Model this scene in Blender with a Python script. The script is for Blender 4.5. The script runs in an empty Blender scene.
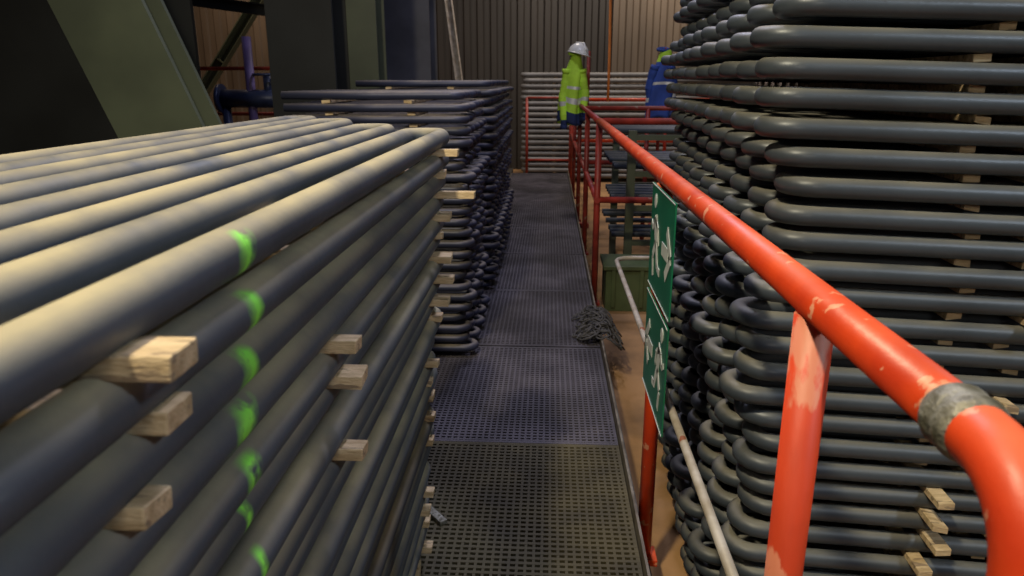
import bpy, math, random
from mathutils import Vector, Matrix, noise
random.seed(7)
S=bpy.context.scene
CAMH=1.36
# ---------------------------------------------------------------- materials
def mat(name, col, rough=.5, metal=0., col2=None, nscale=8., namt=.5, dust=None, dustamt=.6, dustpow=2., bump=.0, bscale=40., chips=None, chipth=.62, chipscale=14., stretch=(1,1,1), emit=None, grime=None):
    m=bpy.data.materials.new(name); m.use_nodes=True
    nt=m.node_tree; N=nt.nodes; L=nt.links
    b=N['Principled BSDF']; b.inputs['Roughness'].default_value=rough; b.inputs['Metallic'].default_value=metal
    tc=N.new('ShaderNodeTexCoord'); mp=N.new('ShaderNodeMapping'); mp.inputs['Scale'].default_value=stretch
    L.new(tc.outputs['Object'],mp.inputs['Vector'])
    def noi(sc,det=4):
        n=N.new('ShaderNodeTexNoise'); n.inputs['Scale'].default_value=sc; n.inputs['Detail'].default_value=det
        L.new(mp.outputs['Vector'],n.inputs['Vector']); return n
    def mix(fac,a,bb):
        x=N.new('ShaderNodeMix'); x.data_type='RGBA'
        if isinstance(fac,float): x.inputs['Factor'].default_value=fac
        else: L.new(fac,x.inputs['Factor'])
        for i,v in ((6,a),(7,bb)):
            if isinstance(v,tuple): x.inputs[i].default_value=(*v,1)
            else: L.new(v,x.inputs[i])
        return x.outputs[2]
    def ramp(src,lo,hi):
        r=N.new('ShaderNodeMapRange'); r.inputs['From Min'].default_value=lo; r.inputs['From Max'].default_value=hi
        L.new(src,r.inputs['Value']); return r.outputs['Result']
    def mul(a,bv):
        r=N.new('ShaderNodeMath'); r.operation='MULTIPLY'; L.new(a,r.inputs[0])
        if isinstance(bv,float): r.inputs[1].default_value=bv
        else: L.new(bv,r.inputs[1])
        return r.outputs[0]
    n1=noi(nscale)
    c2=col2 if col2 else tuple(x*(1-namt) for x in col)
    c=mix(ramp(n1.outputs['Fac'],.35,.65),c2,col)
    if chips:
        n2=noi(chipscale,8)
        c=mix(ramp(n2.outputs['Fac'],chipth,chipth+.03),c,chips)
    if dust:
        g=N.new('ShaderNodeNewGeometry'); s=N.new('ShaderNodeSeparateXYZ'); L.new(g.outputs['Normal'],s.inputs[0])
        up=ramp(s.outputs['Z'],.15,.95)
        p=N.new('ShaderNodeMath'); p.operation='POWER'; L.new(up,p.inputs[0]); p.inputs[1].default_value=dustpow
        n3=noi(6,5)
        f=mul(mul(p.outputs[0],ramp(n3.outputs['Fac'],.2,.62)),float(dustamt))
        c=mix(f,c,dust)
        rr=N.new('ShaderNodeMapRange'); L.new(f,rr.inputs['Value']); rr.inputs['To Min'].default_value=rough; rr.inputs['To Max'].default_value=.9
        L.new(rr.outputs['Result'],b.inputs['Roughness'])
    if grime:
        n4=noi(1.7,6)
        c=mix(mul(ramp(n4.outputs['Fac'],.42,.62),.75),c,grime)
    L.new(c,b.inputs['Base Color'])
    if bump:
        nb=noi(bscale,6); bp=N.new('ShaderNodeBump'); bp.inputs['Strength'].default_value=bump; bp.inputs['Distance'].default_value=.004
        L.new(nb.outputs['Fac'],bp.inputs['Height']); L.new(bp.outputs['Normal'],b.inputs['Normal'])
    if emit:
        b.inputs['Emission Color'].default_value=(*emit[0],1); b.inputs['Emission Strength'].default_value=emit[1]
    return m, (nt,N,L,b,tc,mix,ramp,mul,noi,c)

def M(*a,**k): return mat(*a,**k)[0]
def tubemat(name,col,dust,damt,dpow=2.,rough=.42,col2=None):
    return mat(name,col,rough,.2,col2=col2 or tuple(x*.72 for x in col),nscale=5,dust=dust,dustamt=damt,dustpow=dpow,bump=.15,bscale=60)
# left stack: green paint marks
m_left,(nt,N,L,b,tc,mix,ramp,mul,noi,c)=tubemat('tube_steel_dusty',(.095,.115,.145),(.52,.45,.28),.95,1.3,rough=.55)
sp=N.new('ShaderNodeSeparateXYZ'); L.new(tc.outputs['Object'],sp.inputs[0])
def math_(op,a,bv=None):
    r=N.new('ShaderNodeMath'); r.operation=op
    for i,v in enumerate((a,bv)):
        if v is None: continue
        if isinstance(v,(int,float)): r.inputs[i].default_value=v
        else: L.new(v,r.inputs[i])
    return r.outputs[0]
nn=noi(9,3)
yy=math_('ADD',sp.outputs['Y'],math_('MULTIPLY',math_('SUBTRACT',nn.outputs['Fac'],.5),.09))
dist=math_('ABSOLUTE',math_('SUBTRACT',yy,.60))
k=ramp(dist,.018,.003)
nm=noi(38,4)
k=mul(k,ramp(nm.outputs['Fac'],.34,.50))
g=N.new('ShaderNodeNewGeometry'); s2=N.new('ShaderNodeSeparateXYZ'); L.new(g.outputs['Normal'],s2.inputs[0])
k=mul(k,ramp(s2.outputs['X'],.25,.75))
# only the outermost tube of each layer was sprayed
lim=math_('ADD',math_('MULTIPLY',sp.outputs['Z'],.085/1.236),-.262-.085-.05)
k=mul(k,math_('GREATER_THAN',sp.outputs['X'],lim))
c=mix(k,c,(.34,1.0,.12)); L.new(c,b.inputs['Base Color'])
m_tubeR=tubemat('tube_steel_bare',(.068,.084,.108),(.29,.265,.20),.65,rough=.40)[0]
m_tubeM=tubemat('tube_steel_dark',(.042,.050,.098),(.36,.30,.21),.7,rough=.45)[0]
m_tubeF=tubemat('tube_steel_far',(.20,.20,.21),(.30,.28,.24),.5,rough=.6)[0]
m_wood=M('batten_wood',(.70,.54,.33),.85,0,col2=(.46,.33,.18),nscale=6,stretch=(3,14,14),bump=.6,bscale=30,chips=(.30,.22,.14),chipth=.60,chipscale=5)
m_red=M('orange_red_paint',(.80,.07,.012),.34,0,col2=(.62,.046,.012),nscale=9,chips=(.80,.32,.19),chipth=.64,chipscale=30,dust=(.85,.30,.14),dustamt=.4,bump=.25,bscale=30)
m_redworn=M('worn_red_paint',(.74,.07,.018),.5,0,col2=(.55,.05,.015),nscale=12,chips=(.72,.24,.14),chipth=.56,chipscale=14,bump=.4,bscale=30,stretch=(1,1,.35))
m_dred=M('dark_red_paint',(.34,.035,.022),.5,0,nscale=8,chips=(.3,.2,.15),chipth=.66)
m_white=M('worn_white_paint',(.50,.46,.42),.5,0,col2=(.33,.28,.22),nscale=16,chips=(.3,.1,.05),chipth=.66)
m_coup=M('weld_metal',(.34,.33,.28),.55,.5,col2=(.13,.12,.08),nscale=60,bump=1.,bscale=120)
m_grA=M('grating_dusty',(.11,.092,.046),.65,.2,col2=(.055,.047,.026),nscale=6,dust=(.14,.12,.065),dustamt=.5,grime=(.035,.03,.018))
m_grB=M('grating_galvanised',(.12,.108,.130),.5,.3,col2=(.06,.055,.07),nscale=5,dust=(.165,.15,.165),dustamt=.5,grime=(.04,.036,.04))
m_edge=M('toe_plate_steel',(.26,.23,.18),.5,.3,col2=(.12,.10,.07),nscale=14)
m_floor=M('tan_dusty_floor',(.50,.28,.12),.85,0,col2=(.26,.15,.07),nscale=3,bump=.3)
m_deck=M('deck_steel',(.06,.055,.05),.7,.2,col2=(.03,.028,.025),nscale=5)
m_olive=M('olive_steel_paint',(.085,.10,.062),.5,0,col2=(.055,.065,.042),nscale=2,dust=(.2,.18,.12),dustamt=.3)
m_dark=M('dark_steel_paint',(.014,.016,.016),.65,0,nscale=2)
m_bluegrey=M('blue_grey_steel_paint',(.095,.095,.115),.5,0,nscale=2)
m_wall=M('corrugated_siding',(.050,.043,.038),.55,.2,col2=(.022,.019,.018),nscale=.7,stretch=(1,1,.3))
m_wallL=M('corrugated_siding_light',(.24,.18,.13),.6,.1,col2=(.10,.075,.055),nscale=.7,stretch=(1,1,.3))
m_green=M('sign_green',(.008,.19,.10),.35,0,nscale=6,namt=.25,chips=(.12,.25,.2),chipth=.74)
m_signw=M('sign_white',(.75,.79,.75),.45,0,nscale=12,namt=.2)
m_hivis=M('hi_vis_fabric',(.55,.90,.06),.8,0,nscale=6,namt=.25)
m_silver=M('reflective_tape',(.75,.75,.72),.35,.2,nscale=8,namt=.2)
m_navy=M('navy_fabric',(.02,.04,.16),.8,0,nscale=6,namt=.4)
m_blue=M('royal_blue_fabric',(.035,.09,.42),.75,0,nscale=6,namt=.4)
m_helmet=M('helmet_shell',(.85,.85,.82),.3,0,nscale=6,namt=.1)
m_cloth=M('grey_netting',(.095,.09,.088),.9,0,col2=(.045,.043,.042),nscale=30)
m_purple=M('purple_pipe_paint',(.18,.13,.36),.5,0,nscale=5)
m_dblue=M('valve_blue_paint',(.05,.07,.16),.4,.2,nscale=5)
m_cable=M('orange_cable_sheath',(.95,.30,.06),.5,0,nscale=5,namt=.2)

# ---------------------------------------------------------------- mesh builder
class MB:
    def __init__(s): s.v=[];s.f=[];s.m=[];s.sm=[]
    def sweep(s,pts,r,n=12,mi=0,caps=True,closed=False):
        P=[Vector(p) for p in pts]; K=len(P); base=len(s.v)
        rs=r if isinstance(r,(list,tuple)) else [r]*K
        up=None
        for i in range(K):
            if closed: t=(P[(i+1)%K]-P[i-1])
            else: t=(P[min(i+1,K-1)]-P[max(i-1,0)])
            t.normalize()
            if up is None:
                up=Vector((0,0,1)) if abs(t.z)<.9 else Vector((1,0,0))
            up=(up-t*up.dot(t)).normalized(); side=t.cross(up)
            for j in range(n):
                a=2*math.pi*j/n
                s.v.append(P[i]+(side*math.cos(a)+up*math.sin(a))*rs[i])
        rng=K if closed else K-1
        for i in range(rng):
            i2=(i+1)%K
            for j in range(n):
                j2=(j+1)%n
                s.f.append((base+i*n+j,base+i*n+j2,base+i2*n+j2,base+i2*n+j)); s.m.append(mi); s.sm.append(True)
        if caps and not closed:
            s.f.append(tuple(base+j for j in reversed(range(n)))); s.m.append(mi); s.sm.append(False)
            s.f.append(tuple(base+(K-1)*n+j for j in range(n))); s.m.append(mi); s.sm.append(False)
    def hexa(s,c,mi=0):
        b=len(s.v); s.v+= [Vector(x) for x in c]
        for f in ((3,2,1,0),(4,5,6,7),(0,1,5,4),(1,2,6,5),(2,3,7,6),(3,0,4,7)):
            s.f.append(tuple(b+i for i in f)); s.m.append(mi); s.sm.append(False)
    def box(s,x0,x1,y0,y1,z0,z1,mi=0,X=None):
        c=[(x0,y0,z0),(x1,y0,z0),(x1,y1,z0),(x0,y1,z0),(x0,y0,z1),(x1,y0,z1),(x1,y1,z1),(x0,y1,z1)]
        if X is not None: c=[X@Vector(p) for p in c]
        s.hexa(c,mi)
    def loft(s,rings,mi=0,cap=True,mif=None):
        b=len(s.v); n=len(rings[0])
        for r in rings: s.v+=[Vector(p) for p in r]
        for i in range(len(rings)-1):
            for j in range(n):
                j2=(j+1)%n
                s.f.append((b+i*n+j,b+i*n+j2,b+(i+1)*n+j2,b+(i+1)*n+j)); s.m.append(mif(i) if mif else mi); s.sm.append(True)
        if cap:
            s.f.append(tuple(b+j for j in reversed(range(n)))); s.m.append(mi); s.sm.append(False)
            s.f.append(tuple(b+(len(rings)-1)*n+j for j in range(n))); s.m.append(mi); s.sm.append(False)
    def make(s,name,mats,parent=None,recalc=False,bevel=0):
        me=bpy.data.meshes.new(name); me.from_pydata([tuple(v) for v in s.v],[],s.f)
        for m in mats: me.materials.append(m)
        me.polygons.foreach_set('material_index',s.m); me.polygons.foreach_set('use_smooth',s.sm); me.update()
        if recalc:
            import bmesh
            bm=bmesh.new(); bm.from_mesh(me); bmesh.ops.recalc_face_normals(bm,faces=bm.faces); bm.to_mesh(me); bm.free()
        o=bpy.data.objects.new(name,me); S.collection.objects.link(o)
        if parent: o.parent=parent
        if bevel:
            md=o.modifiers.new('bev','BEVEL'); md.width=bevel; md.segments=2; md.limit_method='ANGLE'
        return o
def empty(name):
    o=bpy.data.objects.new(name,None); S.collection.objects.link(o); o.empty_display_size=.1; return o
def arc(c,r,a0,a1,u,v,n=8):
    c=Vector(c);u=Vector(u);v=Vector(v)
    return [c+u*(r*math.cos(a0+(a1-a0)*i/n))+v*(r*math.sin(a0+(a1-a0)*i/n)) for i in range(n+1)]

# ---------------------------------------------------------------- tube stacks
PIT=.1; LP=.054; TR=.0195
def stack(name,mp,nl,npairs,Ln,ztop,tmat,cols,bw,rnd,n=12,jit=.01,jend=.02,pit=PIT,lp=LP,tr=TR,bt=None,stag=0.):
    e=empty(name); t=MB(); R=pit/2
    for k in range(nl):
        z=ztop-tr-k*lp; ja=rnd.uniform(-jend,jend); jb=rnd.uniform(-jit,jit)
        for q in range(npairs):
            y0=q*2*pit+jb; j2=ja+rnd.uniform(-.006,.006)-stag*q; zj=z+rnd.uniform(-.002,.002)
            pts=[(Ln,y0,zj),(Ln*.5,y0,zj-.002),(R+j2+.01,y0,zj)]
            for i in range(0,9):
                a=math.pi*i/8
                pts.append((R+j2-R*math.sin(a),y0+R-R*math.cos(a),zj))
            pts+=[(R+j2+.01,y0+2*R,zj),(Ln*.5,y0+2*R,zj-.002),(Ln,y0+2*R,zj)]
            t.sweep([mp(*p,k) for p in pts],tr,n)
    t.make('tubes',[tmat],e)
    w=MB(); gap=lp-2*tr; bt=bt or gap
    for ci,(a,prot) in enumerate(cols):
        for k in range(nl):
            zc=ztop-2*tr-k*lp-gap/2; z1=zc+bt/2; z0=zc-bt/2
            if k==nl-1: z0=z1-.045
            p=prot(k,rnd)
            aa=a+rnd.uniform(-.015,.015); sk=rnd.uniform(-.012,.012); ti=rnd.uniform(-.003,.003)
            x0,x1=aa-bw/2*rnd.uniform(.85,1.1),aa+bw/2; y0=-tr-p; y1=npairs*2*pit-pit+tr+.02
            cc=[(x0+sk,y0,z0-ti),(x1+sk,y0,z0+ti),(x1,y1,z0),(x0,y1,z0),(x0+sk,y0,z1-ti),(x1+sk,y0,z1+ti),(x1,y1,z1),(x0,y1,z1)]
            w.hexa([mp(*q,k) for q in cc])
    w.make('battens',[m_wood],e,recalc=True,bevel=.0015)
    return e
r1=random.Random(3)
ZT=CAMH-.124
lean=lambda z: -.262-.085*(1-z/ZT)
YE=1.97
def mp1(a,b,z,k):
    j=.005*math.sin(k*2.3)
    return Vector((lean(z)-.022-b+j,YE-a+.02*math.sin(k*1.7)-.12*max(0,1-z/ZT)*max(0,1-a/2),z))
A={0:.032,1:.006,2:.014}; B={3:.026,4:.032,6:.032,10:.035,14:.03}
stack('boiler_tube_stack',mp1,22,4,3.3,ZT,m_left,[
   (YE-.425,lambda k,r:A.get(k,-.03)),
   (YE-.92,lambda k,r:B.get(k,-.03)),
   (YE-1.83,lambda k,r:(.09 if k==2 else r.choice([.005,.015,.025,.04,-.01,.02]))),
   (YE+.6,lambda k,r:-.03)],.036,r1,n=18,jit=.005,jend=.02,tr=.0225,pit=.097,bt=.018,stag=.24)
th=math.radians(2.5)
def mp2(a,b,z,k):
    jx=.022*math.sin(k*.55+1)+.01*math.sin(k*1.9)+(.0 if k>6 else .015)
    a2=a+jx
    return Vector((.425+a2*math.cos(th)+b*math.sin(th),1.40-a2*math.sin(th)+b*math.cos(th),z-a*.03))
r2=random.Random(11)
stack('boiler_tube_stack',mp2,36,9,2.2,1.78,m_tubeR,[
   (.375,lambda k,r: .05 if k in (22,23,24,25,28) else -.03),
   (.50,lambda k,r: .04 if k in (14,15,18,26,29) else -.03),
   (1.3,lambda k,r: -.02)],.03,r2,n=14,jit=.007,jend=.016)
r3=random.Random(5)
def mp3(a,b,z,k): return Vector((-.40-a+.012*math.sin(k*1.1),3.42+b,z))
stack('boiler_tube_stack',mp3,24,5,.85,1.31,m_tubeM,[(.25,lambda k,r:-.02),(.65,lambda k,r:-.02)],.04,r3,n=10,jit=.008,jend=.03)
r4=random.Random(6)
def mp4(a,b,z,k): return Vector((-.37-a+.012*math.sin(k*1.4+1),4.62+b,z))
stack('boiler_tube_stack',mp4,25,11,.85,1.36,m_tubeM,[(.25,lambda k,r:-.02),(.65,lambda k,r:-.02)],.04,r4,n=8,jit=.008,jend=.03)
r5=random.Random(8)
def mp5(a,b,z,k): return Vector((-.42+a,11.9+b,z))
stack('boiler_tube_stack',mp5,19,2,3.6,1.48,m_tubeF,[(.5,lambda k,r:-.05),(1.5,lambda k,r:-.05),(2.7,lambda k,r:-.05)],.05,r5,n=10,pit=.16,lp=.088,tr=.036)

# ---------------------------------------------------------------- floors / walkway
def plane_box(name,x0,x1,y0,y1,z0,z1,m):
    b=MB(); b.box(x0,x1,y0,y1,z0,z1); return b.make(name,[m])
plane_box('floor',-9,8,-3,14,-.45,-.25,m_floor)
plane_box('floor_deck',-4.5,-.575,-2,11.7,-.25,-.004,m_deck)
wk=empty('grating_walkway')
gA=MB()
X0,X1=-.56,.285; PL=1.06; y=-1.71; idx=0
while y<10.9:
    y1=y+PL-.008; mi=0 if y<2.4 else 1
    zz=.0+ (.003 if idx%2 else 0)
    dep=.028
    for xx in (X0,X1-.012): gA.box(xx,xx+.012,y,y1,zz-dep,zz,mi)
    for yy_ in (y,y1-.014): gA.box(X0,X1,yy_,yy_+.014,zz-dep,zz+.001,mi)
    nx=int((X1-X0)/.0235)
    for i in range(1,nx):
        xx=X0+(X1-X0)*i/nx; gA.box(xx-.0042,xx+.0042,y,y1,zz-dep,zz,mi)
    ny=int(PL/.0235)
    for i in range(1,ny):
        q=y+PL*i/ny; gA.box(X0,X1,q-.0060,q+.0060,zz-.014,zz+.0005,mi)
    y+=PL; idx+=1
gA.make('gratings',[m_grA,m_grB],wk)
e=MB(); e.box(.289,.297,-1.7,11.02,-.16,.045); e.box(.297,.345,-1.7,11.02,-.16,-.15)
e.box(-.572,-.564,-1.7,11.02,-.16,.0)
for q in range(0,13): e.box(-.56,.285,-1.7+q*PL-.03,-1.7+q*PL+.03,-.12,-.032)
for q in range(0,6):
    for xx in (-.5,.24): e.box(xx-.03,xx+.03,-1.2+q*2*PL-.03,-1.2+q*2*PL+.03,-.25,-.12)
e.make('edge_channel',[m_edge],wk)

# ---------------------------------------------------------------- near guard rail
RX=.33; RZ=1.10; rr=.0245
gr=empty('guard_rail')
t=MB()
t.sweep([(RX,.545,RZ),(RX,1.5,RZ),(RX,2.6,RZ),(RX,3.6,RZ),(RX,4.85,RZ)],rr,24)
t.make('top_rail',[m_red],gr)
t=MB()
t.sweep([(RX,.525,RZ),(RX,.51,RZ)]+[Vector(p) for p in arc((RX,.505,RZ-.075),.075,math.pi/2,math.pi,(0,1,0),(0,0,1),12)][1:]+[(RX+.004,.43,.8),(RX+.004,.43,.3),(RX+.004,.43,-.15)],rr*1.03,24)
t.make('end_elbow',[m_red],gr)
t=MB()
pts=[];rs=[]
for i in range(9):
    pts.append((RX,.512+i*.0055,RZ)); rs.append(rr+[.0,.0035,.0045,.0035,.0028,.004,.0045,.003,.0][i])
t.sweep(pts,rs,28); t.make('weld_coupling',[m_coup],gr)
PY=2.06
t=MB()
t.sweep([(RX,.86,-.15),(RX,.86,.5),(RX,.86,RZ-.018)],rr*1.0,24,mi=1)
t.sweep([(RX,PY,-.15),(RX,PY,.5),(RX,PY,RZ-.02)],rr*.96,20,mi=0)
for yy_ in (.43,.86,PY):
    t.box(RX-.036,RX+.04,yy_-.04,yy_+.04,-.16,-.14,0)
    t.sweep([(RX-.036,yy_,-.06),(RX,yy_,-.06)],.012,8,mi=0)
t.make('posts',[m_red,m_redworn],gr)
t=MB()
zz=CAMH-.83
t.sweep([(RX,.86,zz),(RX,2.2,zz),(RX,3.35,zz+.0)]+arc((RX+.08,3.35,zz),.08,math.pi,math.pi/2,(1,0,0),(0,1,0),8)[1:]+[(RX+.3,3.43,zz)],.0105,12)
t.sweep([(RX+.3,3.43,zz+.02),(RX+.3,3.43,-.25)],.0105,12)
t.make('mid_rail',[m_white],gr)

def railset(y0,y1,posts,m,name='guard_rail'):
    e=empty(name); t=MB()
    t.sweep([(RX,y0+.025,RZ),(RX,y1,RZ)],.022,12); t.sweep([(RX,y0,.58),(RX,y1,.58)],.022,12)
    for p in posts: t.sweep([(RX,p,-.15),(RX,p,RZ+.02)],.022,12)
    for p in posts: t.box(RX-.036,RX+.04,p-.04,p+.04,-.16,-.14)
    t.make('rails_and_posts',[m],e); return e
railset(4.85,10.95,(4.88,6.4,8.0,9.6,10.95),m_dred)
def cross(y,x1,posts,m,z=RZ):
    e=empty('guard_rail'); t=MB()
    for zz in (z,z-.52): t.sweep([(RX+.02,y,zz),(x1,y,zz)],.022,12)
    for p in posts: t.sweep([(p,y,-.25),(p,y,z)],.022,12)
    t.make('rails_and_posts',[m],e)
cross(4.88,2.4,(1.35,2.4),m_dred)
cross(7.2,2.4,(.95,1.6,2.4),m_dred)
cross(9.6,2.6,(1.5,2.6),m_red,z=1.12)
e_=empty('guard_rail'); t=MB()
for z in (.15,1.1): t.sweep([(-.35,11.5,z),(.33,11.5,z)],.018,10)
t.sweep([(-.35,11.5,-.25),(-.35,11.5,1.1)],.022,10); t.sweep([(.33,11.5,-.25),(.33,11.5,1.1)],.022,10); t.make('rails_and_posts',[m_dred],e_)

# ---------------------------------------------------------------- signs
def stroke(b,p,q,w,x=.2975,mi=1):
    p=Vector((0,*p));q=Vector((0,*q)); d=(q-p).normalized(); nrm=Vector((0,-d.z,d.y))*w/2
    c=[p-nrm,q-nrm,q+nrm,p+nrm]
    b.hexa([(x,v.y,v.z) for v in c]+[(x-.0012,v.y,v.z) for v in c],mi)
def sign(z0,flip):
    e=empty('safety_sign'); b=MB(); y0,y1=1.69,2.07
    b.box(.298,.302,y0,y1,z0,z0+.292,0)
    yc=(y0+y1)/2; zc=z0+.15
    f=lambda a,bb:(yc+(-a if flip else a),zc+bb)
    for p,q,w in [((.10,.06),(.07,-.01),.045),((.10,.055),(.14,.02),.018),((.14,.02),(.165,.035),.016),((.09,.05),(.045,.03),.018),((.045,.03),(.03,-.01),.016),((.075,-.01),(.12,-.055),.026),((.12,-.055),(.105,-.11),.022),((.07,-.01),(.035,-.07),.026),((.035,-.07),(-.01,-.075),.02)]:
        stroke(b,f(*p),f(*q),w)
    hc=f(.115,.10)
    n=14; ring=[(hc[0]+.02*math.cos(2*math.pi*i/n),hc[1]+.02*math.sin(2*math.pi*i/n)) for i in range(n)]
    b.loft([[(.2978,a,c) for a,c in ring],[(.2963,a,c) for a,c in ring]],mi=1)
    for p,q,w in [((-.03,0.),(-.13,0.),.035),((-.165,0),(-.10,.06),.03),((-.165,0),(-.10,-.06),.03)]:
        stroke(b,f(*p),f(*q),w)
    for zz_ in (z0+.002,z0+.290): stroke(b,(y0,zz_),(y1,zz_),.003)
    for z in (z0+.05,z0+.25): b.box(.300,.312,PY-.02,PY+.02,z-.006,z+.006,2)
    b.make('sign_plate',[m_green,m_signw,m_coup],e,recalc=True)
sign(CAMH-.57,False); sign(CAMH-.882,True)

# ---------------------------------------------------------------- netting bundle draped at the walkway edge
t=MB(); rb=random.Random(4)
for i in range(60):
    cx=.285+rb.uniform(-.06,.07); cy=3.84+rb.uniform(-.2,.22); r0=rb.uniform(.03,.07); ph=rb.uniform(0,6); h=rb.uniform(.05,.075)
    pts=[]
    for j in range(22):
        a=2*math.pi*j/22; r=r0*(1+.25*math.sin(3*a+ph)+.12*math.sin(5*a+ph*2))
        x=cx+r*math.cos(a); hh=h*(1-.2*math.sin(a*2+ph))
        hh-= max(0,.24-x)*.8; hh=max(.010,hh)
        if x>.265: hh=max(hh,.052)
        if x>.33: hh-=(x-.33)*1.2
        pts.append((x,cy+r*1.2*math.sin(a),hh))
    t.sweep(pts,.0045,6,closed=True)
t.make('netting_bundle',[m_cloth])

t=MB(); t.box(-.06,.06,-.013,.013,0,.014,0,Matrix.Translation((-.355,2.02,.004))@Matrix.Rotation(math.radians(-50),4,'Z')); t.make('loose_batten',[m_coup],bevel=.001)

# ---------------------------------------------------------------- steelwork
def hbeam(name,p0,p1,w,d,tf,m,roll=0):
    p0=Vector(p0);p1=Vector(p1); L_=(p1-p0).length
    q=(p1-p0).to_track_quat('Z','Y'); X=Matrix.Translation(p0)@q.to_matrix().to_4x4()@Matrix.Rotation(math.radians(roll),4,'Z')
    b=MB(); b.box(-w/2,w/2,-d/2,-d/2+tf,0,L_,0,X); b.box(-w/2,w/2,d/2-tf,d/2,0,L_,0,X); b.box(-tf*.4,tf*.4,-d/2+tf,d/2-tf,0,L_,0,X)
    for z in (L_*.15,L_*.8):
        b.box(-w/2+.01,-tf*.4,-d/2+tf,d/2-tf,z,z+.015,0,X); b.box(tf*.4,w/2-.01,-d/2+tf,d/2-tf,z,z+.015,0,X)
    return b.make(name,[m])
hbeam('diagonal_brace',(-1.46,3.6,-.004),(-3.28,3.6,4.7),.42,.22,.03,m_olive,roll=90)
hbeam('column_lit_side',(-3.22,4.9,-.004),(-3.22,4.9,5.5),1.5,.6,.04,m_dark)
hbeam('column_lit_side',(-1.72,5.4,-.004),(-1.72,5.4,5.5),.46,.5,.03,m_dark)  # shade on this column's front is put into the dark paint
hbeam('column_lit_side',(-1.40,5.75,-.004),(-1.40,5.75,5.5),.22,.3,.02,m_olive)  # olive section stands in for the lit side of the dark column
hbeam('column_lit_side',(-1.62,8.2,-.004),(-1.62,8.2,5.5),.70,.5,.03,m_bluegrey)
hbeam('column_lit_side',(-6.0,11.2,-.25),(-6.0,11.2,5.5),.4,.4,.03,m_dark)
hbeam('diagonal_brace',(-5.5,11.6,1.2),(-3.2,11.6,4.2),.16,.16,.015,m_olive)
hbeam('diagonal_brace',(-1.15,10.8,-.004),(-1.75,10.8,5.0),.10,.10,.012,m_white)
hbeam('diagonal_brace',(-6.5,9.6,2.6),(-2.4,9.6,2.05),.14,.14,.015,m_dark)

def corr(name,p0,dx,L_,z0,z1,m,m2=None,rng=None):
    b=MB(); p0=Vector(p0); d=Vector(dx); nrm=Vector((-d.y,d.x,0)); s=0; pr_=[]
    while s<L_:
        for a,h in ((0,0),(.09,0),(.12,.04),(.21,.04)):
            pr_.append((s+a,h))
        s+=.24
    for (s_,h) in pr_:
        p=p0+d*s_+nrm*h
        b.v.append(Vector((p.x,p.y,z0))); b.v.append(Vector((p.x,p.y,z1)))
    for i in range(len(pr_)-1):
        b.f.append((2*i,2*i+2,2*i+3,2*i+1)); mi=0
        if rng:
            for lo,hi in rng:
                if lo<=pr_[i][0]<=hi: mi=1
        b.m.append(mi); b.sm.append(False)
    return b.make(name,[m,m2 or m])
corr('wall_back',(-8.5,13.6,0),(1,0,0),16,-.25,6,m_wall,m_wallL,[(0,5.6),(9.6,10.9)])
corr('wall_left',(-8.5,-3,0),(0,1,0),16.6,-.25,6,m_wallL)
corr('wall_right',(7.4,-3,0),(0,1,0),16.6,-.25,6,m_wall)

# valve stand far left
e=empty('valve_stand'); t=MB()
X=-3.34; Y=8.2
t.sweep([(X,Y,-.004),(X,Y,1.0),(X,Y,1.82)],.05,14,mi=0)
t.sweep([(X-.35,Y,1.16),(X+.5,Y,1.16)],.10,16,mi=1)
t.sweep([(X-.37,Y,1.16),(X-.33,Y,1.16)],.16,16,mi=1); t.sweep([(X+.45,Y,1.16),(X+.49,Y,1.16)],.16,16,mi=1)
t.sweep([(X+.2,Y,1.16),(X+.2,Y,1.42)],.05,12,mi=1)
t.sweep([(X+.2+.15*math.cos(a*.3927),Y+.15*math.sin(a*.3927),1.42) for a in range(16)],.014,8,mi=1,closed=True)
for a in range(4): t.sweep([(X+.2,Y,1.42),(X+.2+.15*math.cos(a*1.57),Y+.15*math.sin(a*1.57),1.42)],.01,8,mi=1)
for xx in (X-.3,X+.42): t.sweep([(xx,Y,-.004),(xx,Y,1.1)],.05,10,mi=1)
t.make('stand_parts',[m_purple,m_dblue],e)
e=empty('guard_rail'); t=MB()
for z in (.95,1.5): t.sweep([(-4.4,9.2,z),(-2.3,9.2,z)],.024,10)
for xx in (-4.4,-2.3): t.sweep([(xx,9.2,-.004),(xx,9.2,1.5)],.024,10)
t.make('rails_and_posts',[m_dred],e)

# rack behind opening
e=empty('pipe_rack'); t=MB()
for xx in (.62,1.9):
    for yy_ in (5.5,6.8): t.box(xx-.03,xx+.03,yy_-.03,yy_+.03,-.25,1.0,0)
for z in (.15,.42,.68,.95):
    for yy_ in (5.5,6.8): t.box(.62,1.9,yy_-.02,yy_+.02,z-.02,z+.02,0)
    for q in range(8):
        if rb.random()<.8: t.sweep([(.5,5.6+q*.15,z+.045),(2.1,5.6+q*.15,z+.045)],.022,8,mi=1)
t.make('rack_parts',[m_olive,m_tubeR],e)
t=MB(); t.box(.42,1.25,5.0,5.35,-.25,.06,0); t.box(.40,1.27,4.98,5.37,.06,.09,0)
for q in range(4): t.box(.46+q*.2,.49+q*.2,4.985,5.0,-.22,.06,0)
t.make('steel_crate',[M('olive_green_paint',(.10,.14,.06),.5,0,nscale=4)],bevel=.004)

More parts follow.
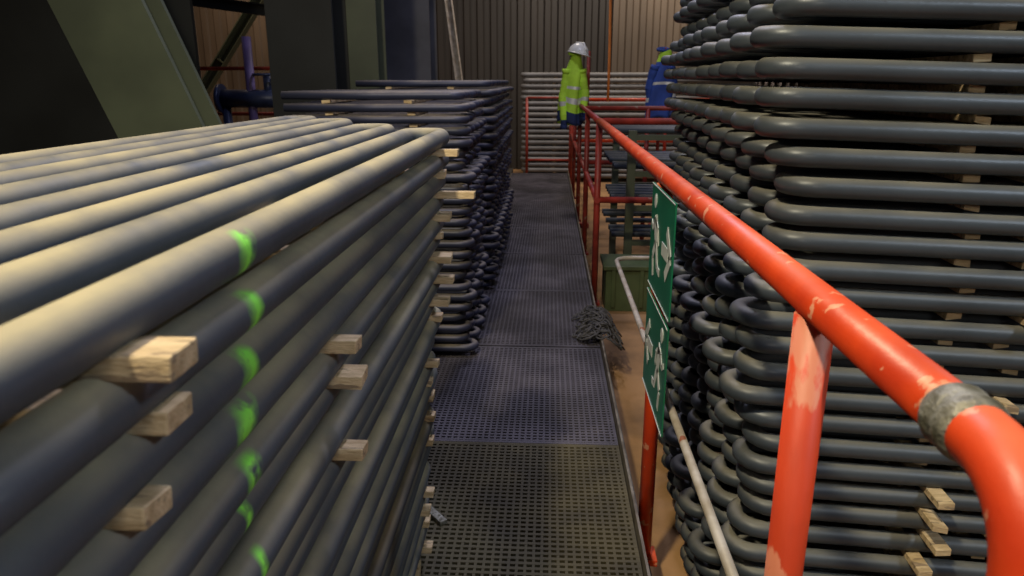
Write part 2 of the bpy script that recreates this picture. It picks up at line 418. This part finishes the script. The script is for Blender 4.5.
# ---------------------------------------------------------------- jackets and helmet
def jacket(name,X,Y,zt,h,w,kinds,seed,mats):
    """garment hung on a hook: shoulders slump from the collar"""
    e=empty(name); b=MB(); rn=random.Random(seed); n=32; rings=[]; K=24
    ph=[rn.uniform(0,6) for _ in range(4)]; tw=rn.choice((-1,1))
    for i in range(K+1):
        f=i/K; z=zt-h*f
        wid=w*(.22+.26*min(1,f/.32)**1.1+.08*f)
        dep=.05+.05*min(1,f/.3)
        cx=X+.03*math.sin(f*2.6+ph[1])*tw-.0
        r=[]
        for j in range(n):
            a=2*math.pi*j/n
            fold=1+.16*min(1,f*2)*math.sin(4*a+ph[0]+f*2)+.08*f*math.sin(9*a+ph[1])
            r.append((cx+wid*math.cos(a)*fold,Y+dep*math.sin(a)*fold,z+(.03*math.sin(2*a+ph[2])*f*f)))
        rings.append(r)
    b.loft(rings[::-1],mi=0,mif=lambda i:kinds(1-(i+.5)/K))
    b.sweep([(X+.055*math.cos(a*.5236),Y+.045*math.sin(a*.5236),zt+.008+.012*math.sin(a*.5236)) for a in range(12)],.016,8,mi=0,closed=True)
    for sg,ln in ((-1,.70),(1,.60)):
        pts=[];rs=[]
        for i in range(14):
            f=i/13
            pts.append((X+sg*(w*.32+.05*min(1,f*2.5)-.02*f+.006*math.sin(f*11+seed)),Y-.045+.02*math.sin(f*4+ph[3]),zt-.15-ln*h/.8*f)); rs.append(.05-.012*f+.004*math.sin(f*24+seed))
        for i in range(13):
            b.sweep([pts[i],pts[i+1]],[rs[i],rs[i+1]],12,mi=(2 if i in(7,) else (3 if i>=11 else kinds(.25))),caps=(i in(0,12)))
    b.make('garment',mats,e)
hiv=lambda f: 2 if (.46<f<.51 or .64<f<.69) else (3 if f>.84 else 0)
jacket('hi_vis_jacket',.255,7.93,1.62,.70,.22,hiv,2,[m_hivis,m_hivis,m_silver,m_navy])
blu=lambda f: 1 if .0<f<.16 else (2 if .44<f<.48 else 0)
jacket('work_jacket',1.17,7.95,1.66,.70,.25,blu,5,[m_blue,m_hivis,m_silver,m_navy])
for X,zt in ((.27,1.62),(1.19,1.66)):
    x_=X+.14 if X<1 else X
    t=MB(); t.sweep([(x_,8.10,-.2),(x_,8.10,zt+.04)],.018,10)
    t.sweep([(x_,8.10,zt+.01),(X,8.0,zt-.01),(X,7.93,zt-.015),(X,7.90,zt+.02)],.007,8); t.box(x_-.05,x_+.05,8.05,8.15,-.25,-.2); t.make('coat_pole',[m_dred])
b=MB(); rings=[]
T=Matrix.Translation((.29,7.93,1.625))@Matrix.Rotation(math.radians(14),4,'Y')@Matrix.Rotation(math.radians(35),4,'Z')
for i in range(9):
    a=i/8*math.pi/2*.98; rr_=math.cos(a)
    rings.append([T@Vector((.10*rr_*math.cos(2*math.pi*j/24),.125*rr_*math.sin(2*math.pi*j/24),.11*math.sin(a))) for j in range(24)])
b.loft(rings)
br=[];br2=[]
for j in range(24):
    a=2*math.pi*j/24; ex=.012+(.04*max(0,-math.sin(a))**2)
    br.append(T@Vector(((.103+ex)*math.cos(a),(.127+ex)*math.sin(a),-.004))); br2.append(T@Vector((.10*math.cos(a),.125*math.sin(a),.008)))
b.loft([br,br2]); b.sweep([T@Vector(p) for p in ((0,-.12,.05),(0,-.05,.112),(0,.08,.105))],.011,8)
b.make('safety_helmet',[m_helmet,m_dblue])
t=MB(); t.sweep([(.72+.012*math.sin(i*.6),9.4,6-.35*i) for i in range(15)],.016,8); t.make('hanging_cable',[m_cable])

# ---------------------------------------------------------------- lights
def area(name,loc,tgt,size,power,col,spread=180):
    l=bpy.data.lights.new(name,'AREA'); l.energy=power; l.size=size; l.color=col; l.spread=math.radians(spread)
    o=bpy.data.objects.new(name,l); S.collection.objects.link(o); o.location=loc
    o.rotation_euler=(Vector(tgt)-Vector(loc)).to_track_quat('-Z','Y').to_euler(); return o
area('high_bay_lamp',(-.9,-.2,3.8),(-.5,1.0,1.1),.2,112,(1,.87,.60))
area('fill_light',(2.4,-.6,3.1),(-.4,1.2,.7),.25,31,(.76,.87,1))  # added cool fill for the face of the left stack, no fixture there
area('fill_light',(.05,2.9,3.7),(-.15,2.1,.5),.3,38,(.82,.80,1))  # added cool light above the walkway, keeps the near tubes darker
area('high_bay_lamp',(.1,5.6,5.2),(-.1,4.0,0),.4,68,(.70,.72,1))
area('high_bay_lamp',(-.2,9.8,4.6),(.2,11.9,.8),.5,85,(1,.88,.78))
area('high_bay_lamp',(-5.4,10.6,4.6),(-5.0,13.4,1.5),.5,55,(1,.74,.50))
area('high_bay_lamp',(2.2,11.2,4.2),(1.6,13.5,1.8),.4,75,(1,.86,.70))
area('fill_light',(.2,-2.2,2.3),(0,1.2,.8),.6,14,(1,.90,.76))  # added warm fill from behind the camera, lifts the whole view
w=bpy.data.worlds.new('World'); S.world=w; w.use_nodes=True
w.node_tree.nodes['Background'].inputs[0].default_value=(.60,.68,.85,1); w.node_tree.nodes['Background'].inputs[1].default_value=.035

# ---------------------------------------------------------------- camera
cd=bpy.data.cameras.new('camera'); cd.lens=720/1024*36; cd.sensor_width=36; cd.clip_start=.02
cd.dof.use_dof=True; cd.dof.focus_distance=1.7; cd.dof.aperture_fstop=8
co=bpy.data.objects.new('camera',cd); S.collection.objects.link(co); co.location=(0,0,CAMH)
co.rotation_euler=(math.radians(90-16.1),0,math.radians(2.9)); S.camera=co
S.view_settings.view_transform='Standard'
